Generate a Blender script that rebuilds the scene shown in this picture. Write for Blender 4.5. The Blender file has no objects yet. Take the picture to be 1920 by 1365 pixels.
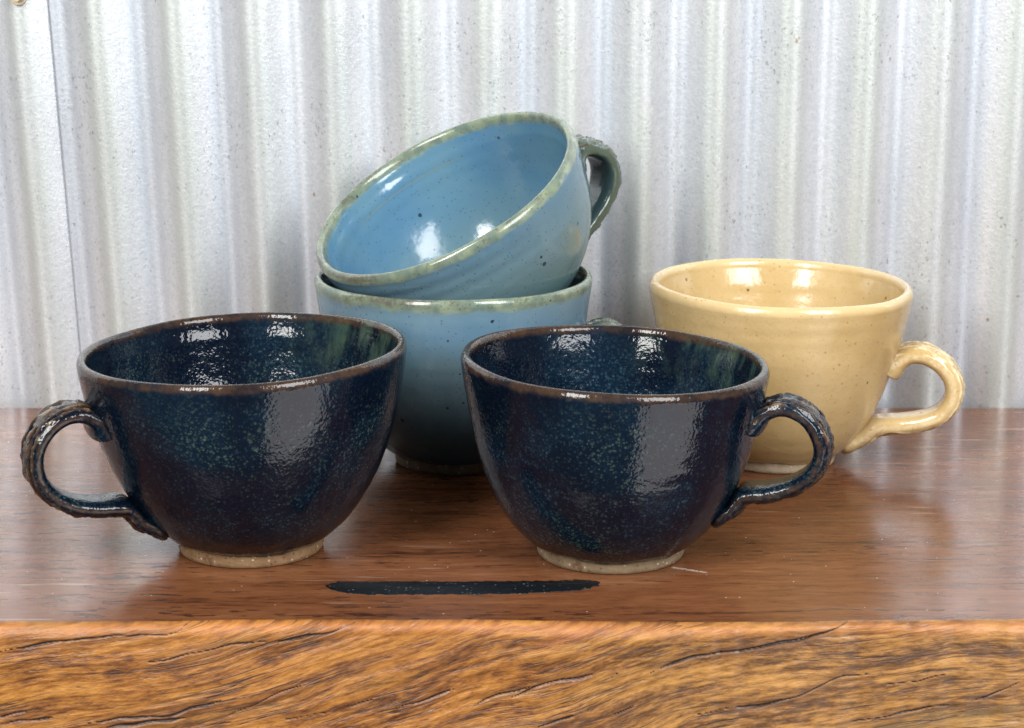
import bpy, bmesh, math, random
import numpy as np
from mathutils import Vector, Matrix, noise

random.seed(7)
S = bpy.context.scene
COL = S.collection

# ------------------------------------------------------------------ camera
F_PX, PITCH, CAM_H = 4000.0, math.radians(13.5), 0.285
cam_d = bpy.data.cameras.new('camera')
cam = bpy.data.objects.new('camera', cam_d)
COL.objects.link(cam)
cam.location = (0, 0, CAM_H)
cam.rotation_euler = (math.radians(90) - PITCH, 0, 0)
cam_d.sensor_width = 36.0
cam_d.sensor_fit = 'HORIZONTAL'
cam_d.lens = 36.0 * F_PX / 1920.0
cam_d.clip_start = 0.02
cam_d.clip_end = 60
cam_d.dof.use_dof = True
cam_d.dof.focus_distance = 0.90
cam_d.dof.aperture_fstop = 22.0
S.camera = cam

# ------------------------------------------------------------------ light
world = bpy.data.worlds.new('World')
S.world = world
world.use_nodes = True
bg = world.node_tree.nodes['Background']
bg.inputs[0].default_value = (0.68, 0.72, 0.74, 1)
bg.inputs[1].default_value = 0.20


def area_lamp(name, loc, target, sx, sy, watts, color):
    l = bpy.data.lights.new(name, 'AREA')
    l.shape = 'RECTANGLE'
    l.size, l.size_y = sx, sy
    l.energy = watts
    l.color = color
    o = bpy.data.objects.new(name, l)
    COL.objects.link(o)
    o.location = loc
    d = Vector(target) - Vector(loc)
    o.rotation_euler = d.to_track_quat('-Z', 'Y').to_euler()
    return o


TGT = (0, 0.95, 0.05)
# two tall bright openings behind the camera, the photographer's dark gap between them
area_lamp('window_light', (-0.84, -0.50, 1.18), (-0.25, 0.95, 0.30), 0.46, 1.25, 52, (1.0, 0.985, 0.96))
area_lamp('window_light', (1.04, -0.45, 1.18), (0.30, 0.95, 0.30), 0.86, 1.20, 58, (0.98, 0.99, 1.0))
# sunlit ground beyond the front of the bench, lower right
area_lamp('ground_bounce', (0.78, 0.02, -0.62), (0.0, 0.85, 0.03), 0.92, 0.82, 7.5, (1.0, 0.92, 0.88))

S.cycles.use_denoising = True
S.cycles.denoiser = 'OPENIMAGEDENOISE'
S.cycles.denoising_input_passes = 'RGB_ALBEDO_NORMAL'
S.cycles.denoising_prefilter = 'NONE'
S.cycles.sample_clamp_indirect = 6.0
S.cycles.max_bounces = 6
S.cycles.diffuse_bounces = 3
S.cycles.glossy_bounces = 3
S.view_settings.view_transform = 'Standard'
S.view_settings.look = 'None'
S.view_settings.exposure = -0.09
S.view_settings.gamma = 1.0
S.view_settings.use_curve_mapping = False


# ------------------------------------------------------------------ helpers
def unproj(px, py, z=None, y=None):
    """photo pixel -> point on the plane z = const (or y = const)"""
    dx, dy = (px - 960) / F_PX, -(py - 682.5) / F_PX
    D = Vector((dx, math.cos(PITCH) + dy * math.sin(PITCH), -math.sin(PITCH) + dy * math.cos(PITCH)))
    t = (z - CAM_H) / D.z if z is not None else y / D.y
    return Vector((0, 0, CAM_H)) + D * t


def link(o, parent=None):
    COL.objects.link(o)
    if parent is not None:
        o.parent = parent
    return o


def empty(name, loc, label, cat, group=None, rot=None):
    o = bpy.data.objects.new(name, None)
    COL.objects.link(o)
    o.empty_display_size = 0.02
    o.location = loc
    if rot is not None:
        o.rotation_euler = rot
    o['label'] = label
    o['category'] = cat
    if group:
        o['group'] = group
    return o


def mesh_obj(name, verts, faces, mat, parent=None, attrs=None, normals=None):
    me = bpy.data.meshes.new(name)
    me.from_pydata([tuple(v) for v in verts], [], faces)
    me.update()
    for k, arr in (attrs or {}).items():
        a = np.asarray(arr, dtype=np.float32)
        if a.ndim == 1:
            at = me.attributes.new(k, 'FLOAT', 'POINT')
            at.data.foreach_set('value', a)
        else:
            at = me.attributes.new(k, 'FLOAT_VECTOR', 'POINT')
            at.data.foreach_set('vector', a.ravel())
    me.polygons.foreach_set('use_smooth', [True] * len(me.polygons))
    if normals is not None:
        me.normals_split_custom_set_from_vertices([tuple(n) for n in normals])
    me.materials.append(mat)
    o = bpy.data.objects.new(name, me)
    return link(o, parent)


def grid_faces(nr, nc, wrap=False, flip=False):
    fs = []
    cc = nc if wrap else nc - 1
    for i in range(nr - 1):
        for j in range(cc):
            j2 = (j + 1) % nc
            q = (i * nc + j, i * nc + j2, (i + 1) * nc + j2, (i + 1) * nc + j)
            fs.append(q[::-1] if flip else q)
    return fs


def vert_normals(V, faces):
    V = np.asarray(V)
    Fq = np.asarray(faces)
    a, b, c, d = (V[Fq[:, k]] for k in range(4))
    n = np.cross(c - a, d - b)
    N = np.zeros_like(V)
    for k in range(4):
        np.add.at(N, Fq[:, k], n)
    N /= np.maximum(np.linalg.norm(N, axis=1, keepdims=True), 1e-12)
    return N


def spline(P, n):
    """dense Catmull-Rom through the points P"""
    P = np.asarray(P, float)
    P = np.vstack([2 * P[0] - P[1], P, 2 * P[-1] - P[-2]])
    out = []
    seg = len(P) - 3
    for t in np.linspace(0, seg - 1e-6, n):
        i = int(t)
        u = t - i
        p0, p1, p2, p3 = P[i:i + 4]
        out.append(0.5 * ((2 * p1) + (p2 - p0) * u + (2 * p0 - 5 * p1 + 4 * p2 - p3) * u * u
                          + (-p0 + 3 * p1 - 3 * p2 + p3) * u ** 3))
    return np.array(out)


# ------------------------------------------------------------------ node helpers
class NT:
    def __init__(self, name):
        self.m = bpy.data.materials.new(name)
        self.m.use_nodes = True
        self.t = self.m.node_tree
        self.p = self.t.nodes['Principled BSDF']
        self.tc = self.t.nodes.new('ShaderNodeTexCoord')

    def n(self, kind, **kw):
        nd = self.t.nodes.new(kind)
        for k, v in kw.items():
            setattr(nd, k, v)
        return nd

    def set(self, sock, v):
        if hasattr(v, 'is_linked'):
            self.t.links.new(v, sock)
        else:
            if isinstance(v, tuple) and len(v) == 3 and sock.type == 'RGBA':
                v = (*v, 1)
            sock.default_value = v

    def obj(self):
        return self.tc.outputs['Object']

    def attr(self, name, vec=False):
        a = self.n('ShaderNodeAttribute', attribute_name=name)
        return a.outputs['Vector' if vec else 'Fac']

    def map(self, vec, scale=(1, 1, 1), loc=(0, 0, 0), rot=(0, 0, 0)):
        m = self.n('ShaderNodeMapping')
        self.set(m.inputs['Vector'], vec)
        m.inputs['Scale'].default_value = scale
        m.inputs['Location'].default_value = loc
        m.inputs['Rotation'].default_value = rot
        return m.outputs[0]

    def noise(self, vec, scale, detail=4.0, rough=0.55, dist=0.0, color=False):
        q = self.n('ShaderNodeTexNoise')
        self.set(q.inputs['Vector'], vec)
        q.inputs['Scale'].default_value = scale
        q.inputs['Detail'].default_value = detail
        q.inputs['Roughness'].default_value = rough
        q.inputs['Distortion'].default_value = dist
        return q.outputs['Color' if color else 'Fac']

    def voro(self, vec, scale, rnd=1.0, out='Distance', smooth=False):
        q = self.n('ShaderNodeTexVoronoi')
        if smooth:
            q.feature = 'SMOOTH_F1'
        self.set(q.inputs['Vector'], vec)
        q.inputs['Scale'].default_value = scale
        q.inputs['Randomness'].default_value = rnd
        return q.outputs[out]

    def voro2(self, vec, scale):
        q = self.n('ShaderNodeTexVoronoi')
        self.set(q.inputs['Vector'], vec)
        q.inputs['Scale'].default_value = scale
        return q.outputs['Distance'], self.sep(q.outputs['Color'])

    def ramp(self, fac, stops, interp='LINEAR'):
        r = self.n('ShaderNodeValToRGB')
        r.color_ramp.interpolation = interp
        e = r.color_ramp.elements
        while len(e) < len(stops):
            e.new(0.5)
        for k, (p, c) in enumerate(stops):
            e[k].position = p
            if not isinstance(c, tuple):
                c = (c, c, c)
            e[k].color = (*c, 1)
        self.set(r.inputs[0], fac)
        return r.outputs[0]

    def rng(self, v, a, b, c=0.0, d=1.0, smooth=True):
        q = self.n('ShaderNodeMapRange')
        q.interpolation_type = 'SMOOTHSTEP' if smooth else 'LINEAR'
        self.set(q.inputs[0], v)
        for k, x in zip((1, 2, 3, 4), (a, b, c, d)):
            q.inputs[k].default_value = x
        return q.outputs[0]

    def math(self, op, a, b=0.0, c=0.0):
        q = self.n('ShaderNodeMath', operation=op)
        self.set(q.inputs[0], a)
        self.set(q.inputs[1], b)
        self.set(q.inputs[2], c)
        return q.outputs[0]

    def mix(self, fac, a, b, blend='MIX'):
        q = self.n('ShaderNodeMix', data_type='RGBA', blend_type=blend)
        self.set(q.inputs[0], fac)
        self.set(q.inputs[6], a)
        self.set(q.inputs[7], b)
        return q.outputs[2]

    def sep(self, v):
        q = self.n('ShaderNodeSeparateXYZ')
        self.set(q.inputs[0], v)
        return q.outputs

    def comb(self, x, y, z):
        q = self.n('ShaderNodeCombineXYZ')
        for k, v in enumerate((x, y, z)):
            self.set(q.inputs[k], v)
        return q.outputs[0]

    def vadd(self, a, b):
        q = self.n('ShaderNodeVectorMath', operation='ADD')
        self.set(q.inputs[0], a)
        self.set(q.inputs[1], b)
        return q.outputs[0]

    def vscale(self, a, s):
        q = self.n('ShaderNodeVectorMath', operation='SCALE')
        self.set(q.inputs[0], a)
        q.inputs['Scale'].default_value = s
        return q.outputs[0]

    def bump(self, h, strength=0.3, dist=0.001, normal=None):
        q = self.n('ShaderNodeBump')
        q.inputs['Strength'].default_value = strength
        q.inputs['Distance'].default_value = dist
        self.set(q.inputs['Height'], h)
        if normal is not None:
            self.set(q.inputs['Normal'], normal)
        return q.outputs[0]

    def out(self, base, rough=0.4, metallic=0.0, normal=None, spec=0.5, ior=1.5, coat=None, coat_normal=None):
        p = self.p
        self.set(p.inputs['Base Color'], base)
        self.set(p.inputs['Roughness'], rough)
        self.set(p.inputs['Metallic'], metallic)
        p.inputs['Specular IOR Level'].default_value = spec
        p.inputs['IOR'].default_value = ior
        if normal is not None:
            self.set(p.inputs['Normal'], normal)
        if coat is not None:
            p.inputs['Coat Weight'].default_value = coat[0]
            p.inputs['Coat Roughness'].default_value = coat[1]
            if coat_normal is not None:
                self.set(p.inputs['Coat Normal'], coat_normal)
        return self.m


# ------------------------------------------------------------------ materials
def mat_dark_glaze(name, seed, zone='body', teal=(0.035, 0.125, 0.17), navy=(0.0018, 0.0040, 0.0105)):
    """midnight glaze with pale teal flecks, breaking to iron brown on rims and ridges"""
    t = NT(name)
    o = t.map(t.obj(), loc=(seed * 3.1, seed * 1.7, seed))
    vv = t.vadd(o, t.vscale(t.noise(o, 700, 1.5, 0.6, color=True), 0.0011))
    big = t.noise(o, 27, 2.5, 0.6)
    dens = t.rng(big, 0.37, 0.64)

    def flecks(scale, keep, r0, r1, shift):
        q = t.n('ShaderNodeTexVoronoi')
        t.set(q.inputs['Vector'], t.map(vv, loc=(shift, shift, 0)))
        q.inputs['Scale'].default_value = scale
        c = t.sep(q.outputs['Color'])
        rr = t.math('MULTIPLY_ADD', c[1], r1 - r0, r0)
        f = t.rng(t.math('DIVIDE', q.outputs['Distance'], rr), 1.0, 0.20)
        return t.math('MULTIPLY', f, t.math('MULTIPLY', t.math('GREATER_THAN', t.math('ADD', c[0], t.math('MULTIPLY', dens, 0.42)), keep), c[2]))
    fl = t.math('ADD', flecks(860, 0.40, 0.34, 0.80, 0.0), flecks(430, 0.80, 0.24, 0.52, 0.7))
    fleck = t.math('MINIMUM', t.math('MULTIPLY', fl, t.math('MULTIPLY_ADD', dens, 0.60, 0.40)), 1.0)
    fleck = t.math('MULTIPLY', fleck, t.rng(t.attr('hz'), 0.97, 0.74, 0.30, 1.0))
    mot = t.rng(t.noise(o, 520, 2, 0.65), 0.42, 0.68)
    base = t.mix(t.rng(big, 0.36, 0.66), navy, (0.0022, 0.0085, 0.019))
    base = t.mix(t.math('MULTIPLY', mot, t.math('MULTIPLY_ADD', dens, 0.45, 0.12)), base, (0.006, 0.016, 0.027))
    green = t.noise(t.map(o, loc=(1, 8, 4)), 24, 1.5, 0.5)
    fcol = t.mix(t.rng(green, 0.47, 0.62), teal, (0.080, 0.120, 0.090))
    col = t.mix(t.math('MULTIPLY', fleck, 0.60), base, fcol)
    brown = t.mix(t.noise(o, 330, 2, 0.6), (0.008, 0.006, 0.005), (0.100, 0.055, 0.030))
    if zone == 'body':
        hz = t.attr('hz')
        ins = t.attr('inside')
        hz2 = t.math('ADD', hz, t.math('MULTIPLY_ADD', t.noise(o, 150, 3, 0.65), 0.045, -0.0225))
        brk = t.math('MULTIPLY', t.rng(hz2, 0.952, 0.978), t.rng(t.noise(o, 60, 3, 0.65), 0.30, 0.60, 0.22, 0.8))
        run = t.noise(t.map(o, scale=(1, 1, 0.4)), 90, 3, 0.65)
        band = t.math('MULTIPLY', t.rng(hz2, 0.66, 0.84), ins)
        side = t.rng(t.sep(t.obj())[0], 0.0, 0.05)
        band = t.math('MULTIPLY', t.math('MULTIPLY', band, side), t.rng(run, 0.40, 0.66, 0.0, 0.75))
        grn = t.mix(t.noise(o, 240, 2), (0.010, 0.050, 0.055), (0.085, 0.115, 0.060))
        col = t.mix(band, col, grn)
        col = t.mix(brk, col, brown)
    else:
        rd = t.attr('ridge')
        rdn = t.math('ADD', rd, t.math('MULTIPLY_ADD', t.noise(o, 420, 2, 0.65), 0.5, -0.25))
        col = t.mix(t.rng(rdn, 0.40, 0.80, 0.0, 0.9), col, brown)
        col = t.mix(t.rng(rdn, 0.82, 1.10, 0.0, 0.7), col, (0.22, 0.145, 0.075))
    h = t.math('ADD', t.math('MULTIPLY', t.noise(o, 760, 1, 0.6), 0.45), t.noise(o, 190, 1.5, 0.55))
    nm = t.bump(h, 0.26 if zone != 'handle' else 0.35, 0.0010)
    return t.out(col, t.rng(big, 0.3, 0.75, 0.07, 0.13), normal=nm, ior=1.45, spec=0.38)


def mat_blue_glaze(name, seed, zone='body', low_dark=True):
    t = NT(name)
    o = t.map(t.obj(), loc=(seed * 2.3, seed, seed * 1.9))
    hz = t.attr('hz')
    ins = t.attr('inside')
    n1 = t.noise(o, 24, 3, 0.55)
    n2 = t.noise(t.map(o, scale=(1, 1, 0.3)), 60, 4, 0.6)
    inner = t.mix(t.rng(n1, 0.3, 0.7), (0.072, 0.172, 0.272), (0.098, 0.200, 0.265))
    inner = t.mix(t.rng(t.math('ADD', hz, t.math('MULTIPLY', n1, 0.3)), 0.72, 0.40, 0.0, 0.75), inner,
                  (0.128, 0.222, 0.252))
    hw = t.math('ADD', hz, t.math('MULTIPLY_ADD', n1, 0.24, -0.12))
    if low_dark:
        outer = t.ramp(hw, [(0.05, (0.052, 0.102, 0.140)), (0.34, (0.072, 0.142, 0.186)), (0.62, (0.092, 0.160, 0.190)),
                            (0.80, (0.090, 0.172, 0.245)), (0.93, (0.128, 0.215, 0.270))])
    else:
        outer = t.ramp(hw, [(0.05, (0.06, 0.125, 0.14)), (0.45, (0.108, 0.182, 0.195)), (0.70, (0.115, 0.192, 0.222)),
                            (0.90, (0.098, 0.185, 0.248))])
        rust = t.math('MULTIPLY', t.rng(t.noise(t.map(o, loc=(3, 3, 0)), 38, 3, 0.6), 0.56, 0.72), 0.40)
        outer = t.mix(rust, outer, (0.16, 0.16, 0.10))
    outer = t.mix(t.rng(n2, 0.45, 0.75, 0.0, 0.35), outer, (0.165, 0.250, 0.295))
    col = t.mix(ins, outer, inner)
    # green-grey breaking glaze at the lip
    gw = t.math('ADD', hz, t.math('MULTIPLY_ADD', t.noise(o, 95, 3, 0.65), 0.06, -0.03))
    green = t.mix(t.rng(t.noise(o, 130, 3, 0.65), 0.35, 0.65), (0.120, 0.160, 0.120), (0.225, 0.265, 0.170))
    dk = t.mix(t.noise(o, 420, 2), (0.045, 0.040, 0.028), (0.15, 0.14, 0.10))
    if zone == 'body':
        col = t.mix(t.rng(gw, 0.925, 0.960, 0.0, 0.92), col, green)
        sx = t.rng(t.sep(t.obj())[0], 0.01, -0.05, -0.06, 0.10)
        m = t.math('ADD', t.math('ADD', t.noise(o, 30, 2, 0.6), sx), t.math('MULTIPLY_ADD', t.noise(o, 520, 2, 0.7), 0.8, -0.4))
        col = t.mix(t.math('MULTIPLY', t.rng(gw, 0.955, 0.975), t.rng(m, 0.44, 0.70, 0.0, 0.85)), col, dk)
        lne = t.math('MULTIPLY', t.rng(hz, 0.80, 0.803), t.rng(hz, 0.812, 0.809))
        lne = t.math('MULTIPLY', lne, t.math('MULTIPLY', ins, t.math('MULTIPLY', t.rng(t.sep(t.obj())[1], 0.020, 0.034), t.rng(t.math('ABSOLUTE', t.math('ADD', t.sep(t.obj())[0], 0.018)), 0.032, 0.022, 0.0, 0.6 if not low_dark else 0.0))))
        col = t.mix(lne, col, (0.17, 0.20, 0.14))
    else:
        rd = t.math('ADD', t.attr('ridge'), t.math('MULTIPLY_ADD', t.noise(o, 300, 3, 0.65), 0.6, -0.3))
        col = t.mix(t.rng(rd, 0.25, 0.6), (0.034, 0.062, 0.066), (0.080, 0.105, 0.075))
        col = t.mix(t.rng(rd, 0.60, 0.95, 0.0, 0.85), col, (0.070, 0.052, 0.032))
    # iron specks
    vv = t.vadd(o, t.vscale(t.noise(o, 900, 2, 0.6, color=True), 0.0008))
    d1, c1 = t.voro2(vv, 620)
    sp1 = t.math('MULTIPLY', t.rng(d1, 0.30, 0.18), t.rng(c1[0], 0.70, 0.78))
    d2, c2 = t.voro2(vv, 150)
    rad = t.math('MULTIPLY_ADD', t.math('MULTIPLY', c2[1], c2[1]), 0.14, 0.035)
    sp2 = t.math('MULTIPLY', t.math('LESS_THAN', d2, rad), t.rng(c2[0], 0.56, 0.60))
    col = t.mix(t.math('MULTIPLY', sp1, 0.55), col, (0.030, 0.055, 0.075))
    col = t.mix(t.math('MULTIPLY', sp2, 0.9), col, (0.010, 0.018, 0.026))
    h = t.math('ADD', t.noise(o, 130, 2.5, 0.6), t.math('MULTIPLY', sp2, 0.4))
    nm = t.bump(h, 0.22 if zone != 'handle' else 0.35, 0.0009)
    return t.out(col, t.rng(n2, 0.3, 0.7, 0.10, 0.20), normal=nm, ior=1.52)


def mat_yellow_glaze(name, zone='body'):
    t = NT(name)
    o = t.obj()
    n1 = t.noise(o, 22, 4, 0.6)
    col = t.mix(t.rng(n1, 0.3, 0.7), (0.430, 0.298, 0.128), (0.510, 0.372, 0.182))
    n2 = t.noise(o, 700, 3, 0.7)
    col = t.mix(t.rng(n2, 0.52, 0.72, 0.0, 0.30), col, (0.33, 0.195, 0.06))
    if zone == 'body':
        gw = t.math('ADD', t.attr('hz'), t.math('MULTIPLY_ADD', t.noise(o, 80, 2), 0.05, -0.025))
        col = t.mix(t.rng(gw, 0.945, 0.985, 0.0, 0.55), col, (0.62, 0.46, 0.24))
    if zone == 'handle':
        rd = t.math('ADD', t.attr('ridge'), t.math('MULTIPLY_ADD', t.noise(o, 260, 4, 0.7), 0.7, -0.35))
        col = t.mix(t.rng(rd, 0.45, 0.85, 0.0, 0.85), col, (0.74, 0.60, 0.37))
        st = t.rng(t.noise(t.map(o, scale=(1, 1, 1.6)), 330, 3, 0.7), 0.60, 0.70)
        col = t.mix(t.math('MULTIPLY', st, t.rng(rd, 0.35, 0.75, 0.0, 0.55)), col, (0.30, 0.14, 0.045))
    vv = t.vadd(o, t.vscale(t.noise(o, 900, 2, 0.6, color=True), 0.0007))
    d1, c1 = t.voro2(vv, 420)
    sp1 = t.math('MULTIPLY', t.rng(d1, 0.26, 0.14), t.rng(c1[0], 0.74, 0.82))
    d2, c2 = t.voro2(vv, 130)
    sp2 = t.math('MULTIPLY', t.math('LESS_THAN', d2, t.math('MULTIPLY_ADD', t.math('MULTIPLY', c2[1], c2[1]), 0.085, 0.035)),
                 t.rng(c2[0], 0.60, 0.64))
    col = t.mix(t.math('MULTIPLY', sp1, 0.55), col, (0.22, 0.12, 0.035))
    col = t.mix(t.math('MULTIPLY', sp2, 0.85), col, (0.075, 0.042, 0.015))
    h = t.math('ADD', t.noise(o, 130, 3, 0.55), t.math('MULTIPLY', n2, 0.12))
    nm = t.bump(h, 0.32 if zone != 'handle' else 0.30, 0.0010)
    rough = t.rng(n1, 0.3, 0.7, 0.12, 0.22) if zone != 'handle' else t.rng(t.attr('ridge'), 0.4, 0.9, 0.14, 0.45)
    return t.out(col, rough, normal=nm, ior=1.54)


def mat_clay(name, c1, c2):
    t = NT(name)
    o = t.obj()
    col = t.mix(t.rng(t.noise(o, 150, 5, 0.65), 0.3, 0.7), c1, c2)
    d, c = t.voro2(o, 600)
    sp = t.math('MULTIPLY', t.rng(d, 0.35, 0.2), t.rng(c[0], 0.70, 0.78))
    col = t.mix(t.math('MULTIPLY', sp, 0.75), col, (0.07, 0.035, 0.018))
    pal = t.math('MULTIPLY', t.rng(d, 0.35, 0.2), t.rng(c[1], 0.82, 0.88))
    col = t.mix(t.math('MULTIPLY', pal, 0.6), col, (0.66, 0.56, 0.42))
    blot = t.rng(t.noise(t.map(o, loc=(4, 4, 4)), 120, 3, 0.7), 0.62, 0.70)
    col = t.mix(t.math('MULTIPLY', blot, 0.7), col, (0.11, 0.055, 0.03))
    nm = t.bump(t.noise(o, 700, 4, 0.7), 0.5, 0.0006)
    return t.out(col, 0.8, normal=nm, spec=0.25)


def mat_zinc():
    t = NT('galvanised_zinc')
    o = t.obj()
    crest = t.attr('crest')
    sd, sv = t.voro2(o, 560)
    fine = t.noise(o, 620, 3, 0.75)
    cl = t.noise(t.map(o, scale=(1, 1, 0.22)), 34, 4, 0.65)
    base = t.mix(t.rng(cl, 0.32, 0.68), (0.63, 0.66, 0.695), (0.78, 0.795, 0.825))
    base = t.mix(t.math('MULTIPLY', sv[0], 0.34), base, (0.93, 0.935, 0.94))
    base = t.mix(t.rng(fine, 0.44, 0.70, 0.0, 0.62), base, (0.43, 0.45, 0.475))
    # grey-green weathering film on the crests, a bluer, darker tone in the troughs
    film = t.math('MULTIPLY', t.rng(crest, 0.50, 0.95), t.rng(cl, 0.30, 0.60, 0.35, 1.0))
    base = t.mix(t.math('MULTIPLY', film, 0.72), base, t.mix(fine, (0.64, 0.685, 0.64), (0.42, 0.46, 0.43)))
    tro = t.math('MULTIPLY', t.rng(crest, 0.42, 0.05), t.rng(t.noise(t.map(o, loc=(3, 0, 0), scale=(1, 1, 0.3)), 14, 2), 0.28, 0.60, 0.35, 1.0))
    base = t.mix(t.math('MULTIPLY', tro, 0.72), base, t.mix(fine, (0.58, 0.63, 0.70), (0.40, 0.44, 0.50)))
    # rusty, ochre streaks here and there
    st = t.rng(t.noise(t.map(o, loc=(7, 2, 1), scale=(1, 1, 0.10)), 95, 3, 0.6), 0.64, 0.80, 0.0, 0.4)
    base = t.mix(st, base, (0.62, 0.53, 0.42))
    # grime: ragged short dashes, thick in drifts and almost absent elsewhere
    gr = t.noise(t.map(o, scale=(1, 1, 0.62), loc=(4, 4, 0)), 640, 2.5, 0.7)
    drift = t.rng(t.noise(t.map(o, loc=(2, 9, 0), scale=(1, 1, 0.6)), 30, 3, 0.65), 0.40, 0.68, 0.0, 0.085)
    gm = t.rng(t.math('ADD', gr, drift), 0.675, 0.725)
    base = t.mix(t.math('MULTIPLY', gm, 0.55), base, (0.135, 0.15, 0.14))
    d2, c2 = t.voro2(t.map(o, scale=(1, 1, 0.7), loc=(1, 1, 1)), 40)
    sp2 = t.math('MULTIPLY', t.rng(d2, 0.040, 0.022), t.math('GREATER_THAN', c2[0], 0.70))
    base = t.mix(t.math('MULTIPLY', sp2, 0.8), base, t.mix(t.math('GREATER_THAN', c2[1], 0.5), (0.10, 0.095, 0.085), (0.36, 0.20, 0.075)))
    nm = t.bump(t.math('ADD', fine, t.math('MULTIPLY', sv[1], 0.4)), 0.20, 0.0006)
    return t.out(base, t.rng(fine, 0.3, 0.7, 0.35, 0.49), metallic=0.64, normal=nm)


def mat_wood_top():
    t = NT('varnished_red_brown_wood')
    o = t.obj()
    warp = t.vscale(t.noise(t.map(o, scale=(3, 9, 3)), 1.0, 3, 0.5, color=True), 0.014)
    w = t.vadd(o, warp)
    g1 = t.noise(t.map(w, scale=(10, 150, 60)), 1.0, 3, 0.6)
    g2 = t.noise(t.map(w, scale=(80, 480, 60)), 1.0, 3, 0.7)
    g3 = t.noise(t.map(w, scale=(2.5, 24, 10)), 1.0, 2, 0.55)
    f = t.math('ADD', t.math('MULTIPLY', g1, 0.34), t.math('ADD', t.math('MULTIPLY', g2, 0.36), t.math('MULTIPLY', g3, 0.30)))
    col = t.ramp(f, [(0.37, (0.056, 0.018, 0.008)), (0.45, (0.132, 0.047, 0.019)), (0.54, (0.175, 0.066, 0.027)),
                     (0.67, (0.245, 0.104, 0.047))])
    # long open pores: dark dashes, some filled with pale grain filler
    pr = t.noise(t.map(w, scale=(75, 360, 60), loc=(3, 0, 0)), 1.0, 2, 0.6)
    zone = t.rng(t.noise(t.map(w, scale=(4, 40, 10), loc=(1, 5, 0)), 1.0, 2), 0.42, 0.60, 0.25, 1.0)
    pore = t.math('MULTIPLY', t.rng(pr, 0.580, 0.645), zone)
    col = t.mix(t.math('MULTIPLY', pore, 0.72), col, (0.016, 0.006, 0.005))
    fl = t.rng(t.noise(t.map(w, scale=(20, 300, 60), loc=(9, 3, 0)), 1.0, 2, 0.5), 0.66, 0.72)
    fl = t.math('MULTIPLY', fl, t.rng(t.noise(t.map(w, scale=(2, 30, 10), loc=(6, 5, 0)), 1.0, 2), 0.48, 0.60))
    col = t.mix(t.math('MULTIPLY', fl, 0.6), col, (0.38, 0.29, 0.22))
    # a few long dark cracks in the grain
    ln = t.attr('crack')
    col = t.mix(t.math('MULTIPLY', ln, 0.9), col, (0.016, 0.008, 0.007))
    # dust motes on the varnish
    d, c = t.voro2(o, 380)
    mote = t.math('MULTIPLY', t.rng(d, 0.16, 0.08), t.math('GREATER_THAN', c[0], 0.965))
    sm = t.attr('smear')
    smn = t.rng(t.math('ADD', sm, t.math('MULTIPLY_ADD', t.noise(t.map(o, scale=(1, 2.5, 1)), 700, 3, 0.75), 1.5, -0.75)), 0.50, 0.85)
    mote = t.math('MAXIMUM', mote, t.math('MULTIPLY', smn, t.rng(sm, 0.05, 0.3)))
    col = t.mix(t.math('MULTIPLY', mote, 0.7), col, (0.62, 0.55, 0.50))
    hgt = t.math('SUBTRACT', t.math('MULTIPLY', g2, 0.3), t.math('ADD', t.math('MULTIPLY', pore, 0.8), t.math('MULTIPLY', ln, 1.5)))
    nm = t.bump(hgt, 0.13, 0.0005)
    und = t.bump(t.noise(t.map(o, scale=(1, 2.2, 1)), 20, 1, 0.5), 0.012, 0.004, nm)
    rough = t.math('ADD', t.rng(t.noise(o, 45, 4, 0.6), 0.3, 0.7, 0.17, 0.26), t.math('MULTIPLY', mote, 0.4))
    return t.out(col, rough, normal=und, ior=1.42)


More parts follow.
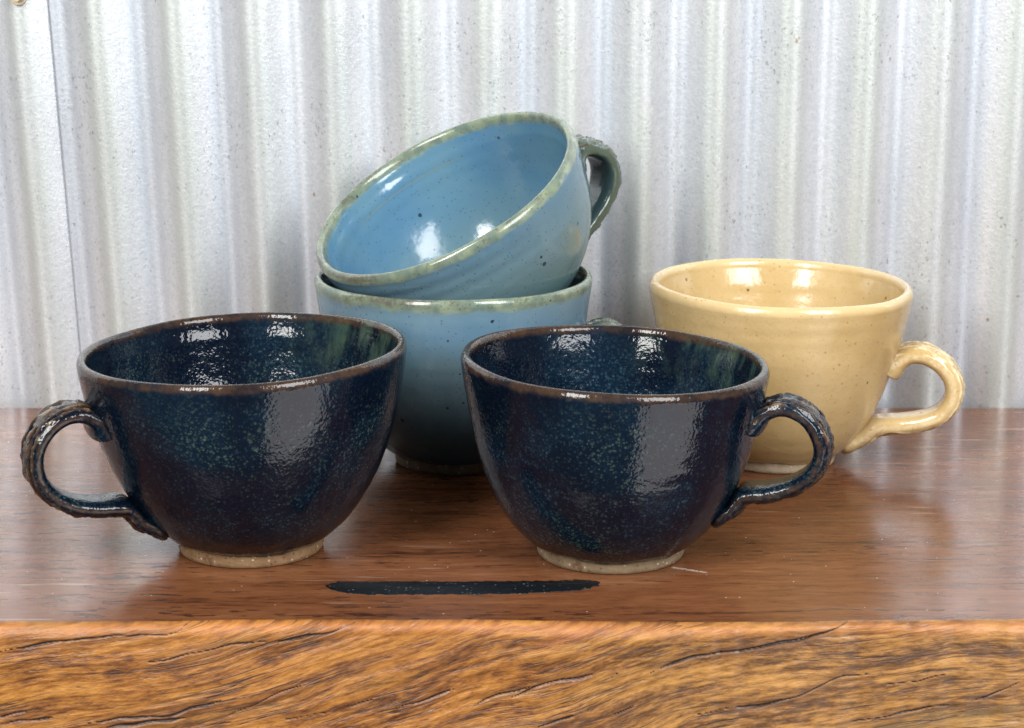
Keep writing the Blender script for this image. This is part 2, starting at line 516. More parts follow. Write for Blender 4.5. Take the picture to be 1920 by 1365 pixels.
def mat_wood_edge():
    t = NT('oiled_golden_wood_edge')
    o = t.obj()
    g = t.attr('grain', True)          # fibre coordinates: x along the fibre, y across it
    wr = t.vscale(t.noise(t.map(g, scale=(14, 40, 1)), 1.0, 3, 0.6, color=True), 0.0045)
    gw = t.vadd(g, wr)
    a = t.noise(t.map(gw, scale=(13, 105, 1)), 1.0, 5, 0.68)
    b = t.noise(t.map(gw, scale=(85, 430, 1)), 1.0, 4, 0.75)
    c = t.noise(t.map(gw, scale=(5, 26, 1), loc=(4, 2, 0)), 1.0, 3, 0.55)
    fib = t.noise(t.map(gw, scale=(190, 900, 1)), 1.0, 2, 0.7)
    f = t.math('ADD', t.math('MULTIPLY', a, 0.42), t.math('ADD', t.math('MULTIPLY', b, 0.44), t.math('MULTIPLY', fib, 0.14)))
    col = t.ramp(f, [(0.39, (0.042, 0.015, 0.006)), (0.45, (0.130, 0.046, 0.012)), (0.50, (0.245, 0.094, 0.019)),
                     (0.55, (0.345, 0.146, 0.029)), (0.65, (0.49, 0.232, 0.058))])
    px_ = t.sep(o)[0]
    col = t.mix(t.rng(t.math('ADD', px_, t.math('MULTIPLY', c, 0.10)), 0.03, 0.12, 0.0, 0.55), col, t.mix(t.rng(f, 0.42, 0.60), (0.070, 0.034, 0.011), (0.36, 0.190, 0.052)))
    # broad patches: redder heart, olive sap
    col = t.mix(t.rng(c, 0.56, 0.70, 0.0, 0.50), col, (0.40, 0.125, 0.030))
    ol = t.rng(t.noise(t.map(gw, scale=(6, 30, 1), loc=(8, 8, 0)), 1.0, 3), 0.52, 0.68, 0.0, 0.45)
    col = t.mix(ol, col, (0.245, 0.150, 0.045))
    # thin dark streaks that follow the fibres
    sn = t.noise(t.map(gw, scale=(9, 190, 1), loc=(2, 6, 0)), 1.0, 3, 0.6)
    sk = t.rng(t.math('ABSOLUTE', t.math('SUBTRACT', sn, 0.5)), 0.022, 0.005)
    sk = t.math('MULTIPLY', sk, t.rng(t.noise(t.map(gw, scale=(16, 60, 1), loc=(3, 3, 0)), 1.0, 2), 0.44, 0.62, 0.0, 0.85))
    col = t.mix(sk, col, (0.045, 0.017, 0.007))
    # short dark flecks
    fk = t.rng(t.noise(t.map(gw, scale=(48, 330, 1), loc=(1, 7, 0)), 1.0, 3, 0.6), 0.62, 0.72, 0.0, 0.75)
    col = t.mix(fk, col, (0.080, 0.030, 0.012))
    # pale torn fibres and a lighter orange line along the arris
    pf = t.rng(t.noise(t.map(gw, scale=(22, 240, 1), loc=(5, 1, 0)), 1.0, 4, 0.65), 0.64, 0.76, 0.0, 0.6)
    col = t.mix(pf, col, (0.60, 0.34, 0.15))
    arr = t.attr('arris')
    arn = t.math('MULTIPLY', arr, t.rng(t.noise(t.map(o, scale=(1, 1, 1)), 70, 4, 0.65), 0.28, 0.55, 0.25, 1.0))
    col = t.mix(t.math('MULTIPLY', arn, 0.42), col, (0.50, 0.185, 0.055))
    ck = t.attr('crack')
    halo = t.attr('stain')
    hm = t.math('MULTIPLY', halo, t.rng(b, 0.38, 0.62, 0.0, 0.8))
    col = t.mix(hm, col, (0.085, 0.030, 0.011))
    ckn = t.math('ADD', ck, t.math('MULTIPLY', t.math('MULTIPLY_ADD', b, 1.2, -0.6), t.rng(ck, 0.02, 0.3)))
    ckm = t.rng(ckn, 0.25, 0.75)
    col = t.mix(t.math('MULTIPLY', ckm, 0.92), col, (0.022, 0.010, 0.007))
    h = t.math('ADD', t.math('MULTIPLY', a, 0.8), t.math('ADD', t.math('MULTIPLY', b, 0.8), t.math('MULTIPLY', fib, 0.35)))
    h = t.math('SUBTRACT', h, t.math('ADD', t.math('MULTIPLY', fk, 0.5), t.math('MULTIPLY', sk, 0.8)))
    nm = t.bump(h, 0.50, 0.0012)
    rough = t.rng(c, 0.3, 0.7, 0.36, 0.52)
    return t.out(col, rough, normal=nm, ior=1.5)


def mat_resin():
    t = NT('black_gum_filler')
    o = t.obj()
    d, c = t.voro2(o, 620)
    sp = t.math('MULTIPLY', t.rng(d, 0.35, 0.15), t.rng(c[0], 0.72, 0.95))
    col = t.mix(t.math('MULTIPLY', sp, 0.5), (0.0045, 0.006, 0.008), (0.20, 0.21, 0.21))
    nm = t.bump(t.noise(o, 1300, 3, 0.7), 0.35, 0.0006)
    return t.out(col, 0.42, normal=nm, spec=0.22)


def mat_screw():
    t = NT('zinc_screw')
    return t.out(t.mix(t.noise(t.obj(), 300, 3), (0.50, 0.40, 0.27), (0.70, 0.60, 0.45)), 0.45, metallic=0.5)


# ------------------------------------------------------------------ corrugated wall
WALL_Y = 1.094
PER = 0.0383
AMP = 0.0041
X_CREST = 0.1038
M_ZINC = mat_zinc()
wall = empty('corrugated_wall', (0, WALL_Y, 0), 'pale galvanised corrugated iron wall behind the mugs', 'wall')


def corr_sheet(x0, x1, yoff, seed):
    nx = int((x1 - x0) / PER * 26)
    xs = np.linspace(x0, x1, nx)
    zs = np.linspace(-0.14, 0.80, 60)
    V, cr = [], []
    for z in zs:
        for x in xs:
            ph = (x - X_CREST) / PER * 2 * math.pi
            c = math.cos(ph)
            wob = 0.0007 * noise.noise((x * 9 + seed, z * 5, 0.3)) + 0.00030 * noise.noise((x * 50, z * 22, seed))
            amp = AMP * (1 + 0.16 * noise.noise((x * 6, z * 3 + 4, seed)))
            V.append((x - 0.042 * z * min(1, max(0, -x / 0.22)), -amp * c + wob + yoff, z))
            cr.append(0.5 + 0.5 * c)
    o = mesh_obj('corrugated_sheet', V, grid_faces(len(zs), nx), M_ZINC, wall, {'crest': cr})
    m = o.modifiers.new('gauge', 'SOLIDIFY')
    m.thickness = 0.0006
    m.offset = 1.0
    return o


SEAM = -0.2262
corr_sheet(-0.85, SEAM + 0.03, 0.0, 1.0)
corr_sheet(SEAM, 0.85, -0.0016, 5.0)

# roofing screw with washer at the top left
sp_ = unproj(50, -7, y=WALL_Y - AMP)
bm = bmesh.new()
for (r1, r2, d, y) in ((0.0046, 0.0042, 0.0012, -0.0006), (0.0026, 0.0024, 0.0030, -0.0026)):
    bmesh.ops.create_cone(bm, cap_ends=True, segments=28 if r1 > 0.004 else 6, radius1=r1, radius2=r2, depth=d,
                          matrix=Matrix.Translation((0, y, 0)) @ Matrix.Rotation(math.radians(90), 4, 'X'))
me = bpy.data.meshes.new('roofing_screw')
bm.to_mesh(me)
bm.free()
me.materials.append(mat_screw())
so = link(bpy.data.objects.new('roofing_screw', me), wall)
so.location = (sp_.x - 0.004, -AMP - 0.0008, sp_.z)

# ------------------------------------------------------------------ bench
EDGE_Y = 0.7640
BACK_Y = 1.0880
bench = empty('wooden_bench', (0, EDGE_Y, 0), 'thick red-brown wooden slab with golden raw front edge under the mugs', 'bench')
M_TOP, M_EDGE = mat_wood_top(), mat_wood_edge()


def seg_dist(X, Y, poly):
    """distance to a polyline and the arc fraction of the closest point"""
    D = np.full(X.shape, 1e9)
    T = np.zeros(X.shape)
    L = [0.0]
    for a, b in zip(poly[:-1], poly[1:]):
        L.append(L[-1] + math.hypot(b[0] - a[0], b[1] - a[1]))
    for k, (a, b) in enumerate(zip(poly[:-1], poly[1:])):
        dx, dy = b[0] - a[0], b[1] - a[1]
        q = np.clip(((X - a[0]) * dx + (Y - a[1]) * dy) / (dx * dx + dy * dy), 0, 1)
        d = np.hypot(X - a[0] - q * dx, Y - a[1] - q * dy)
        m = d < D
        D = np.where(m, d, D)
        T = np.where(m, (L[k] + q * (L[k + 1] - L[k])) / L[-1], T)
    return D, T


def axis_pts(lo, flo, fhi, hi, step, coarse):
    return np.concatenate([np.arange(lo, flo, coarse), np.arange(flo, fhi, step), np.arange(fhi, hi + coarse * .5, coarse)])


def vnoise(pts, amp=1.0):
    return np.array([noise.noise(p) for p in pts]) * amp


# top surface; local coordinates measured from the front edge
xs = axis_pts(-0.62, -0.27, 0.27, 0.62, 0.0011, 0.03)
ARR = 0.0045                       # depth of the rolled front arris


def arris_wave(x):
    return (0.0030 * noise.noise((x * 7 + 3, 1, 2)) + 0.0011 * noise.noise((x * 34, 4, 2)) + 0.0005 * noise.noise((x * 140, 7, 2))
            - 0.0022 * max(0.0, min(1.0, (-x - 0.10) / 0.10)))


ys = np.concatenate([np.arange(ARR, 0.12, 0.0012), np.linspace(0.12, BACK_Y - EDGE_Y, 90)])
XX, YY = np.meshgrid(xs, ys)
crk = np.zeros_like(XX)
top_cracks = [[(1660, 1048), (1760, 1049), (1830, 1047)], [(1400, 1146), (1560, 1142), (1700, 1143), (1920, 1147)],
              [(1660, 884), (1640, 884)], [(1560, 872), (1680, 872), (1760, 869)], [(40, 1085), (160, 1084), (330, 1083)],
              [(0, 798), (90, 799)], [(1640, 847), (1740, 846)], [(700, 1106 - 68), (900, 1036)], [(60, 1068), (330, 1064)],
              [(1540, 950), (1700, 951)], [(480, 1155), (760, 1153)], [(1180, 1148), (1420, 1146)], [(1690, 800), (1800, 802)]]
for i, pl in enumerate(top_cracks):
    w = [unproj(px, py, z=0) for px, py in pl]
    w = [(v.x, v.y - EDGE_Y) for v in w]
    jy = np.array([noise.noise((x * 60, i * 7.1, 0)) for x in xs])[None, :] * 0.0007
    d, tt = seg_dist(XX, YY + jy, w)
    ta = np.clip(np.minimum(tt, 1 - tt) * 8, 0, 1)
    brk = np.array([0.5 + 0.5 * noise.noise((x * 180, i * 3.3, 5)) for x in xs])[None, :]
    crk = np.maximum(crk, np.clip(1.25 - d / 0.0009, 0, 1) * ta * np.clip(brk * 2.2 - .35, 0.0, 1))
sm_a, sm_b = unproj(1262, 1064, z=0), unproj(1322, 1073, z=0)
d, tt = seg_dist(XX, YY, [(sm_a.x, sm_a.y - EDGE_Y), (sm_b.x, sm_b.y - EDGE_Y)])
smear = np.clip(1 - d / 0.0026, 0, 1) * 0.9
AW = np.array([arris_wave(x) for x in xs])[None, :]
V = np.stack([XX, YY + AW * np.clip(1 - (YY - ARR) / 0.03, 0, 1), np.zeros_like(XX)], -1).reshape(-1, 3)
mesh_obj('tabletop', V, grid_faces(len(ys), len(xs)), M_TOP, bench,
         {'crack': crk.ravel(), 'smear': smear.ravel()})

# raw front edge: rolled arris, hollows and splits modelled in the mesh
xs = axis_pts(-0.62, -0.215, 0.215, 0.62, 0.00048, 0.012)
sl = np.concatenate([np.linspace(0, 0.008, 18), np.arange(0.0084, 0.052, 0.00046), np.linspace(0.053, 0.075, 10)])
XX, SS = np.meshgrid(xs, sl)
rad = ARR
arc = rad * math.pi / 2
ang = np.clip(SS / arc, 0, 1) * math.pi / 2
Y0 = np.where(SS < arc, rad - rad * np.sin(ang), 0.0)
Z0 = np.where(SS < arc, -rad + rad * np.cos(ang), -rad - (SS - arc))
# fibre field, rising to the right, with swirls
def fibre(x, z):
    sw = 0.0075 * noise.noise((x * 9 + 2, z * 14, 1.0)) + 0.0030 * noise.noise((x * 26, z * 38, 3.0))
    bend = 0.012 * math.sin(x * 15 + 0.6) * (0.6 + 6 * (z + 0.05))
    return z - 0.20 * x - bend + sw
VF = np.array([fibre(x, z) for x, z in zip(XX.ravel(), Z0.ravel())]).reshape(XX.shape)
fib_d = np.array([noise.noise((x * 16, v * 160, 2.0)) + 0.6 * noise.noise((x * 45, v * 520, 7.0)) for x, v in zip(XX.ravel(), VF.ravel())]).reshape(XX.shape)
low = np.array([noise.noise((x * 12, z * 30, 9.0)) for x, z in zip(XX.ravel(), Z0.ravel())]).reshape(XX.shape)
front = np.clip((SS - arc * 0.5) / 0.004, 0, 1)
DY = front * (low * 0.0016 + fib_d * 0.00055)
edge_wob = np.array([arris_wave(x) for x in xs])[None, :]
DY = DY + edge_wob
cracks = []
for pl in [[(0, 405), (150, 370), (300, 352), (420, 345), (640, 335), (700, 308)],
           [(560, 440), (700, 415), (800, 390), (950, 372), (1040, 375), (1140, 350), (1230, 335), (1330, 303)],
           [(330, 670), (500, 650), (640, 640), (740, 610), (830, 585)],
           [(850, 650), (960, 605), (1060, 560), (1140, 530)], [(0, 655), (100, 625)], [(40, 670), (200, 645)],
           [(1480, 620), (1620, 580), (1700, 550)], [(1780, 610), (1850, 575), (1990, 535)],
           [(370, 690), (480, 680), (600, 660), (690, 655)], [(1060, 668), (1240, 630)], [(1290, 620), (1400, 585)]]:
    cracks.append([(a / 2, b / 2 + 1020) for a, b in pl])
for pl in [[(0, 575), (130, 520), (230, 500), (330, 475)],
           [(480, 500), (600, 440), (720, 410), (830, 395), (950, 375), (1080, 355), (1180, 330), (1262, 297)],
           [(690, 635), (830, 605), (950, 595), (1090, 560), (1180, 520), (1250, 500), (1340, 490)],
           [(380, 630), (460, 600)], [(1250, 670), (1380, 655), (1500, 625), (1640, 610)],
           [(1740, 590), (1820, 560), (1920, 515)], [(90, 685), (240, 635)], [(400, 470), (360, 500)],
           [(1360, 530), (1500, 515), (1640, 490)]]:
    cracks.append([(960 + a / 2, b / 2 + 1020) for a, b in pl])
wid = [0.9, 1.0, 1.2, .8, .9, 1.0, .55, .8, 1.7, .6, .6, .9, 1.25, .9, .6, .8, .8, .6, .6, .35]
crk = np.zeros_like(XX)
stain = np.zeros_like(XX)
jit = np.array([noise.noise((x * 110, 0.5, 4.0)) for x in xs])[None, :]
brk = np.array([0.5 + 0.5 * noise.noise((x * 70, v * 60, 11.0)) for x, v in zip(XX.ravel(), VF.ravel())]).reshape(XX.shape)
for k, pl in enumerate(cracks):
    w = [unproj(px, py, y=EDGE_Y) for px, py in pl]
    w = [(v.x, min(v.z, -0.0005)) for v in w]
    w = [tuple(p) for p in spline(w, 40)]
    d, tt = seg_dist(XX, Z0 + jit * 0.0008, w)
    ta = np.clip(np.minimum(tt, 1 - tt) * 7, 0.25, 1)
    hw = 0.00046 * wid[k] * ta * np.clip(brk * 2.6 - 0.55, 0.12, 1.5)
    stain = np.maximum(stain, np.clip(1 - d / (0.0042 * wid[k]), 0, 1) * ta)
    crk = np.maximum(crk, np.clip(1.6 - d / hw, 0, 1) ** 1.5)
DY = DY + crk * 0.0013 * front
arris = np.exp(-((SS - arc * 0.55) / (arc * 0.42)) ** 2)
V = np.stack([XX, Y0 + DY, Z0], -1).reshape(-1, 3)
G = np.stack([XX, VF, np.zeros_like(XX)], -1).reshape(-1, 3)
mesh_obj('raw_front_edge', V, grid_faces(len(sl), len(xs), flip=True), M_EDGE, bench,
         {'crack': crk.ravel(), 'arris': arris.ravel(), 'stain': stain.ravel(), 'grain': G})

# underside and back of the slab
bz = float(Z0[-1, 0])
V = [(-0.62, 0.002, bz), (0.62, 0.002, bz), (0.62, BACK_Y - EDGE_Y, bz), (-0.62, BACK_Y - EDGE_Y, bz),
     (-0.62, BACK_Y - EDGE_Y, 0), (0.62, BACK_Y - EDGE_Y, 0), (-0.62, ARR, 0), (0.62, ARR, 0)]
mesh_obj('underside', V, [(3, 2, 1, 0), (4, 5, 2, 3), (6, 4, 3, 0), (7, 1, 2, 5)], M_EDGE, bench,
         {'crack': [0] * 8, 'arris': [0] * 8, 'stain': [0] * 8, 'grain': np.array(V)})
bpy.data.objects['underside'].data.polygons.foreach_set('use_smooth', [False] * 4)

# long black filled gum vein in the tabletop
top_e = [(611, 1100), (620, 1094), (640, 1091), (690, 1091), (760, 1090.5), (850, 1091), (950, 1090), (1040, 1089), (1095, 1088), (1123, 1091)]
bot_e = [(1122, 1096), (1105, 1104), (1075, 1108), (1040, 1110), (960, 1114), (850, 1115), (760, 1115.5), (690, 1115), (650, 1112), (625, 1107)]
ring = spline(top_e + bot_e + [top_e[0]], 420)[:-1]
V, n = [], len(ring)
cen = ring.mean(0)
for lvl, (z, s) in enumerate(((-0.0006, 0.0), (0.00012, 0.0), (0.00030, 0.0007))):
    for k, (px, py) in enumerate(ring):
        j = noise.noise((px * 0.10, py * 0.3, 1.0)) * 1.6 + noise.noise((px * 0.45, py * 0.9, 3.0)) * 1.3
        v = unproj(px + j * 3.0, py + j, z=0)
        c0 = unproj(min(max(px, 640), 1085), 1102, z=0)
        dv = (c0 - v)
        if dv.length > 1e-6:
            v = v + dv.normalized() * min(s, dv.length * 0.5)
        V.append((v.x, v.y - EDGE_Y, z))
fs = []
for l in range(2):
    for k in range(n):
        k2 = (k + 1) % n
        fs.append((l * n + k, (l + 1) * n + k, (l + 1) * n + k2, l * n + k2))
fs.append(tuple(2 * n + k for k in range(n))[::-1])
o = mesh_obj('black_gum_vein', V, fs, mat_resin(), bench)
bm = bmesh.new()
bm.from_mesh(o.data)
bmesh.ops.recalc_face_normals(bm, faces=bm.faces)
bm.to_mesh(o.data)
bm.free()
o['label'] = 'long black filled streak in the wood near the front'


# ------------------------------------------------------------------ mugs
NA = 144                                           # segments round a mug


def make_mug(root, R, h, prof, mats, thick=0.0052, foot_h=0.070, foot_r=0.45, shear=0.0, lean=0.0, seed=0.0,
             lip=0.0033, handle=None, start_z=5.0, tail=(1.6, 0.6), hdir=0.0, hw=0.0105, ht=0.0034, glaze_wave=0.0012, comb=1.0):
    """lathe a footed bowl (body + rim + foot ring) in one go, then a strap handle.
    prof: (r/R, z/h) of the outer wall from the foot upwards"""
    P = spline([(a * R, b * h) for a, b in prof], 70)          # outer wall, going up
    top = P[-1]
    # inner wall: outer profile moved inwards, floor rounded
    inn = []
    for r, z in P[::-1]:
        if z > 0.16 * h:
            k = min(1.0, (h - z) / (0.10 * h))
            inn.append((r - thick * (0.80 + 0.20 * k), z))
    r0, z0 = inn[-1]
    fl = 0.105 * h
    bowl = spline([(r0, z0), (r0 * 0.80, fl + (z0 - fl) * 0.42), (r0 * 0.55, fl + 0.0010), (r0 * 0.25, fl), (0.0006, fl)], 22)[1:]
    # lip arc between the outer top and the inner top
    ra, rb = top[0], inn[0][0]
    cx, hw_ = (ra + rb) / 2, (ra - rb) / 2
    arc_ = [(cx + hw_ * math.cos(a), top[1] + lip * math.sin(a)) for a in np.linspace(0, math.pi, 15)[1:-1]]
    path = list(map(tuple, P)) + arc_ + inn + list(map(tuple, bowl))
    n_out, n_arc = len(P), len(arc_)
    th = np.linspace(0, 2 * math.pi, NA, endpoint=False)
    V, HZ, INS = [], [], []
    zmax = top[1] + lip
    for i, (r, z) in enumerate(path):
        zf = z / zmax
        inside = 1.0 if i >= n_out + n_arc // 2 else 0.0
        for a in th:
            ca, sa = math.cos(a), math.sin(a)
            w = 1 + 0.0065 * zf * noise.noise((ca * 1.1 + seed, sa * 1.1, z * 14)) \
                + 0.0022 * math.sin(z * 900 + seed) * noise.noise((z * 60, seed, ca * .6)) \
                + 0.0012 * noise.noise((ca * 3, sa * 3, z * 90 + seed))
            zz = z
            if i < 6:                                          # wavy lower glaze line
                zz += glaze_wave * (1 - i / 6) * (noise.noise((ca * 2 + seed, sa * 2, 3)) + 0.5 * noise.noise((ca * 7, sa * 7, seed)))
            x, y = r * w * ca, r * w * sa
            zz = zz * (1 + shear * zf * x / R) + 0.0009 * zf ** 3 * noise.noise((ca * 1.3, sa * 1.3, seed + 8))
            V.append((x + lean * zf, y, zz))
            HZ.append(zf)
            INS.append(inside)
    # close the floor
    faces = grid_faces(len(path), NA, wrap=True)
    V = np.array(V)
    HZ, INS = np.array(HZ), np.array(INS)
    N = vert_normals(V, faces)
    rim_lo = int(np.argmax(P[:, 1] > 0.962 * top[1]))
    rim_hi = n_out + n_arc + int(np.argmax(np.array([z for r, z in inn]) < 0.968 * top[1]))

    def part(name, rows, mat):
        lo, hi = rows
        idx = slice(lo * NA, (hi + 1) * NA)
        return mesh_obj(name, V[idx], grid_faces(hi - lo + 1, NA, wrap=True), mat, root,
                        {'hz': HZ[idx], 'inside': INS[idx]}, N[idx])

    part('rim', (rim_lo, rim_hi), mats['body'])
    # body = outer wall below the rim + inner bowl, one object
    lo1, hi1, lo2, hi2 = 0, rim_lo, rim_hi, len(path) - 1
    i1, i2 = slice(0, (hi1 + 1) * NA), slice(lo2 * NA, (hi2 + 1) * NA)
    Vb, Nb = np.vstack([V[i1], V[i2]]), np.vstack([N[i1], N[i2]])
    f1 = grid_faces(hi1 + 1, NA, wrap=True)
    off = (hi1 + 1) * NA
    f2 = [tuple(q + off for q in f) for f in grid_faces(hi2 - lo2 + 1, NA, wrap=True)]
    mesh_obj('body', Vb, f1 + f2, mats['body'], root,
             {'hz': np.concatenate([HZ[i1], HZ[i2]]), 'inside': np.concatenate([INS[i1], INS[i2]])}, Nb)
    # unglazed foot ring, slightly inside the glaze line
    fr = foot_r * R
    fp = [(fr * 0.60, foot_h * h * 1.15), (fr * 0.72, 0.0012), (fr * 0.76, 0.0), (fr * 0.955, 0.0), (fr * 0.985, 0.0006), (fr, 0.0018),
          (fr * 1.004, foot_h * h * 0.5), (fr * 1.0, foot_h * h * 0.8), (P[0][0] * 0.975, foot_h * h * 1.35), (P[2][0] * 0.9, P[4][1] + 0.001)]
    VV = []
    for r, z in fp:
        for a in th:
            k = 1 + 0.006 * noise.noise((math.cos(a) * 2.2, math.sin(a) * 2.2, seed + z * 50))
            VV.append((r * k * math.cos(a), r * k * math.sin(a), z))
    mesh_obj('foot_ring', VV, grid_faces(len(fp), NA, wrap=True), mats['foot'], root)

    # strap handle
    def wall_r(z):
        return float(np.interp(z, P[:, 1], P[:, 0]))
    hp = [tuple(q) for q in np.array(handle) * 0.01]
    za, zj, zt = start_z * 0.01, tail[0] * 0.01, tail[1] * 0.01
    hp = [(wall_r(za) - 0.0010, za)] + hp
    for q, off in ((0.0, 0.0030), (0.35, 0.0014), (0.7, 0.0004), (1.0, -0.0010)):
        z = zj + (zt - zj) * q
        hp.append((wall_r(z) + off, z))
    C = spline(hp, 150)
    T = np.gradient(C, axis=0)
    T /= np.linalg.norm(T, axis=1, keepdims=True)
    NN = np.stack([-T[:, 1], T[:, 0]], -1)                     # outward side of the loop
    if NN[len(NN) // 2, 0] < 0:
        NN = -NN
    arc_len = np.concatenate([[0], np.cumsum(np.linalg.norm(np.diff(C, axis=0), axis=1))])
    tot = arc_len[-1]
    M = 64
    Vh, RG = [], []
    ch, sh = math.cos(hdir), math.sin(hdir)
    for i in range(len(C)):
        s = arc_len[i] / tot
        flare = 1 + 0.42 * math.exp(-(s / 0.07) ** 2) + 0.25 * math.exp(-((1 - s) / 0.14) ** 2)
        e_ = max(0.0, (s - 0.90) / 0.10)
        flare *= math.sqrt(max(0.02, 1 - 0.97 * e_ * e_))
        wrap = max(1 - min(1, s / 0.22), 1 - min(1, (1 - s) / 0.35))
        wrap = wrap * wrap * (3 - 2 * wrap)
        b = ht * (1 + 0.40 * math.exp(-(s / 0.06) ** 2)) * (1 - 0.30 * max(0, (s - 0.86) / 0.14))
        a_ = hw * flare * (1 - 0.10 * math.sin(s * math.pi)) * (1 + 0.05 * noise.noise((s * 9, seed, 1)))
        shift = 0.0012 * noise.noise((s * 4, seed, 6))
        for j in range(M):
            t_ = 2 * math.pi * j / M
            c, q = math.cos(t_), math.sin(t_)
            u = a_ * math.copysign(abs(c) ** 0.62, c)
            v = b * math.copysign(abs(q) ** 0.78, q)
            rg = 0.0
            if q > 0.10:
                # combed grooves that wander along the strap, torn across in places
                env = min(1, (q - 0.10) / 0.45) * min(1, s / 0.06) * min(1, (1 - s) / 0.12)
                wv = u * 1000 + 1.5 * noise.noise((s * 11, seed + 2, 0.5)) + 0.9 * noise.noise((s * 30, u * 300, seed))
                gr = 0.5 + 0.5 * math.sin(wv * 2.35)
                tear = noise.noise((s * 22, u * 620, seed + 4))
                bite = noise.noise((s * 95 + 0.1 * u * 1000, u * 800, seed + 9))
                rg = env * min(1.2, max(0, 0.55 * gr + 0.5 * tear + 0.3 * bite + 0.25))
                v += env * comb * (0.00125 * (gr - 0.5) + 0.00100 * tear + 0.0005 * bite) * max(0.25, q)
            edge = abs(c) ** 6
            rg = max(rg, 0.62 * edge)
            rad_ = C[i, 0] + NN[i, 0] * v
            zz = C[i, 1] + NN[i, 1] * v
            w_ = u + shift
            an = w_ / max(rad_, 0.01)
            fx = rad_ * (1 - wrap) + rad_ * math.cos(an) * wrap
            fy = w_ * (1 - wrap) + rad_ * math.sin(an) * wrap
            Vh.append((fx * ch - fy * sh + lean * 0.5, fx * sh + fy * ch, zz))
            RG.append(rg)
    fh = grid_faces(len(C), M, wrap=True)
    fh.append(tuple(range(M))[::-1])
    fh.append(tuple((len(C) - 1) * M + k for k in range(M)))
    o = mesh_obj('handle', Vh, fh, mats['handle'], root,
                 {'ridge': RG, 'hz': np.full(len(Vh), 0.5), 'inside': np.zeros(len(Vh))})
    bm = bmesh.new()
    bm.from_mesh(o.data)
    bmesh.ops.recalc_face_normals(bm, faces=bm.faces)
    bm.to_mesh(o.data)
    bm.free()
    return root


P_ROUND = [(.468, .070), (.53, .108), (.625, .18), (.715, .28), (.80, .40), (.872, .54), (.927, .68), (.967, .82), (.991, .93), (1.0, .985)]
P_RIGHT = [(.512, .070), (.575, .106), (.668, .18), (.755, .28), (.828, .40), (.888, .54), (.928, .68), (.965, .82), (.990, .93), (1.0, .985)]
P_YELLOW = [(.47, .06), (.545, .10), (.64, .18), (.725, .28), (.795, .40), (.86, .54), (.915, .68), (.957, .82), (.986, .93), (1.0, .985)]
P_BLUE = [(.45, .06), (.53, .10), (.64, .18), (.745, .28), (.83, .40), (.895, .54), (.94, .68), (.968, .82), (.988, .93), (1.0, .985)]
P_TILT = [(.40, .06), (.50, .10), (.63, .18), (.74, .28), (.83, .40), (.90, .54), (.945, .68), (.972, .82), (.992, .93), (1.0, .985)]

GROUP = 'handmade stoneware mugs on the bench'
clay_tan = mat_clay('tan_raw_clay', (0.175, 0.100, 0.048), (0.270, 0.170, 0.088))
clay_grey = mat_clay('buff_raw_clay', (0.165, 0.115, 0.066), (0.245, 0.180, 0.110))
clay_dark = mat_clay('brown_raw_clay', (0.12, 0.085, 0.057), (0.20, 0.148, 0.10))
clay_pale = mat_clay('pale_raw_clay', (0.34, 0.25, 0.16), (0.44, 0.345, 0.24))


def dark_set(s, foot, **kw):
    return {z: mat_dark_glaze('midnight_glaze_%s' % z, s, z, **kw) for z in ('body', 'handle')} | {'foot': foot}


def blue_set(s, foot, low):
    return {z: mat_blue_glaze('sky_blue_glaze_%s' % z, s, z, low) for z in ('body', 'handle')} | {'foot': foot}


mug = empty('mug', (-0.1099, 0.8576, 0), 'dark midnight-glazed mug with its handle pointing left, at front left', 'mug', GROUP)
make_mug(mug, 0.0678, 0.0848, P_ROUND, dark_set(1.0, clay_tan, teal=(0.038, 0.080, 0.090)), foot_r=0.45, shear=0.026, lean=-0.0012, seed=1.3,
         start_z=5.8, tail=(1.95, 1.05), handle=[(6.5, 6.35), (7.05, 6.65), (7.75, 6.6), (8.45, 6.1), (8.9, 5.25), (8.85, 4.25), (8.3, 3.4), (7.5, 2.9), (6.6, 2.68), (5.85, 2.62), (5.3, 2.5)],
         hdir=math.radians(180 + 25), hw=0.0108, ht=0.0034)

mug = empty('mug', (0.0413, 0.8506, 0), 'dark navy-glazed mug with its handle pointing right, in front of the yellow mug', 'mug', GROUP)
make_mug(mug, 0.0632, 0.0818, P_RIGHT, dark_set(4.0, clay_grey, teal=(0.036, 0.080, 0.110)), foot_r=0.488, shear=-0.028, lean=0.0008, seed=4.6,
         start_z=5.95, tail=(2.45, 1.65), handle=[(6.3, 6.5), (6.9, 6.78), (7.5, 6.72), (8.15, 6.3), (8.6, 5.5), (8.6, 4.7), (8.15, 3.95), (7.4, 3.45), (6.6, 3.18), (5.95, 3.08), (5.5, 2.95)],
         hdir=math.radians(-15), hw=0.0106, ht=0.0034)

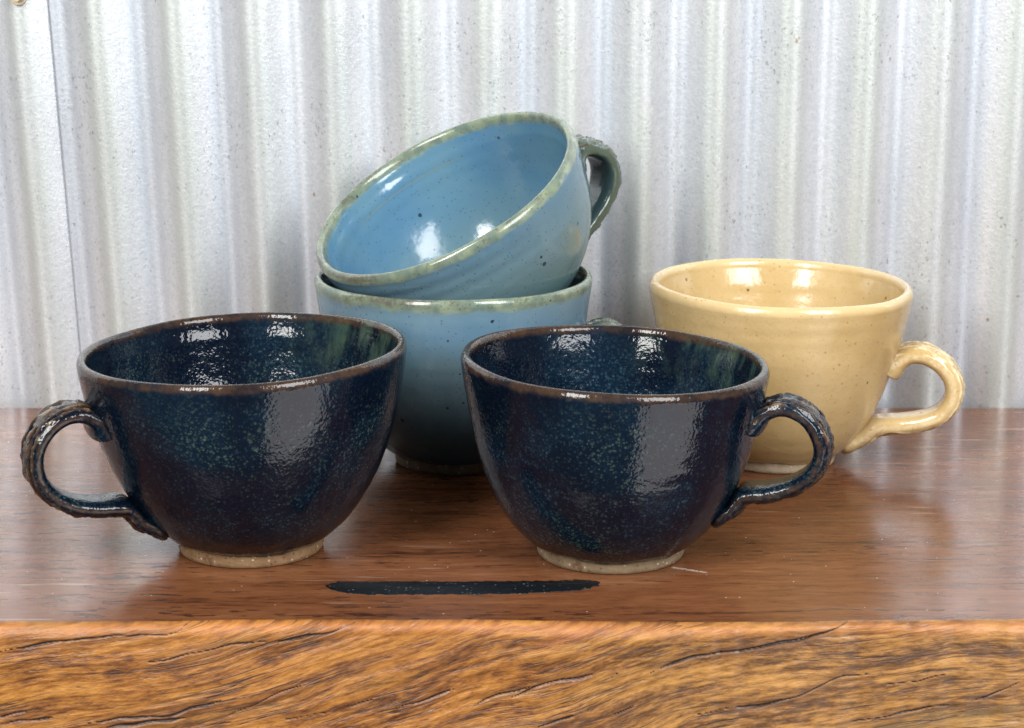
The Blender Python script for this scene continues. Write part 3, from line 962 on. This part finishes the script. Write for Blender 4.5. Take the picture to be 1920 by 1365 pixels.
mug = empty('mug', (0.1272, 0.9924, 0), 'mustard yellow glazed mug with pale textured handle, standing at the right', 'mug', GROUP)
ym = {z: mat_yellow_glaze('mustard_glaze_%s' % z, z) for z in ('body', 'handle')} | {'foot': clay_pale}
make_mug(mug, 0.0622, 0.0842, P_YELLOW, ym, foot_r=0.46, shear=-0.012, seed=7.7, thick=0.0062, lip=0.0040,
         start_z=4.8, tail=(1.5, 0.7), handle=[(5.75, 5.25), (6.3, 5.55), (7.0, 5.5), (7.75, 5.05), (8.25, 4.3), (8.25, 3.45), (7.75, 2.7), (6.9, 2.3), (5.95, 2.1), (5.2, 2.02), (4.75, 1.9)],
         hdir=math.radians(-13), hw=0.0100, ht=0.0043, comb=0.7)

LOW = (-0.0276, 0.9905)
mug = empty('mug', (*LOW, 0), 'upright blue-grey glazed mug with a second blue mug resting in it', 'mug', GROUP)
make_mug(mug, 0.0656, 0.0895, P_BLUE, blue_set(2.0, clay_dark, True), foot_r=0.438, seed=11.2, thick=0.0046, lip=0.0032,
         start_z=5.7, tail=(1.6, 0.8), handle=[(6.4, 6.3), (6.9, 6.6), (7.5, 6.5), (8.1, 6.0), (8.4, 5.1), (8.35, 4.2), (7.8, 3.3), (7.0, 2.7), (6.1, 2.3), (5.4, 2.05)],
         hdir=math.radians(-4), hw=0.0100)

nrm = Vector((-.415, -.287, .862)).normalized()
D_UP, H_UP = 0.997, 0.0705
dx, dy = (834 - 960) / F_PX, -(368 - 682.5) / F_PX
Dv = Vector((dx, math.cos(PITCH) + dy * math.sin(PITCH), -math.sin(PITCH) + dy * math.cos(PITCH)))
C_up = Vector((0, 0, CAM_H)) + Dv * D_UP
base_up = C_up - nrm * H_UP
e1 = Vector((0, 1, 0)).cross(nrm).normalized()
e2 = nrm.cross(e1)
Mrot = Matrix((e1, e2, nrm)).transposed()
mug = empty('mug', base_up, 'sky blue speckled mug tipped over and resting inside the lower blue mug', 'mug', GROUP,
            rot=Mrot.to_euler())
make_mug(mug, 0.0672, H_UP, P_TILT, blue_set(6.0, clay_dark, False), foot_r=0.39, seed=15.4, thick=0.0060, lip=0.0042,
         start_z=4.6, tail=(1.3, 0.7), handle=[(6.6, 5.0), (7.1, 5.05), (7.65, 4.65), (8.0, 4.0), (7.95, 3.15), (7.5, 2.45), (6.85, 2.05), (6.1, 1.75), (5.5, 1.55)],
         hdir=math.radians(25), hw=0.0118, ht=0.0040, comb=1.35)
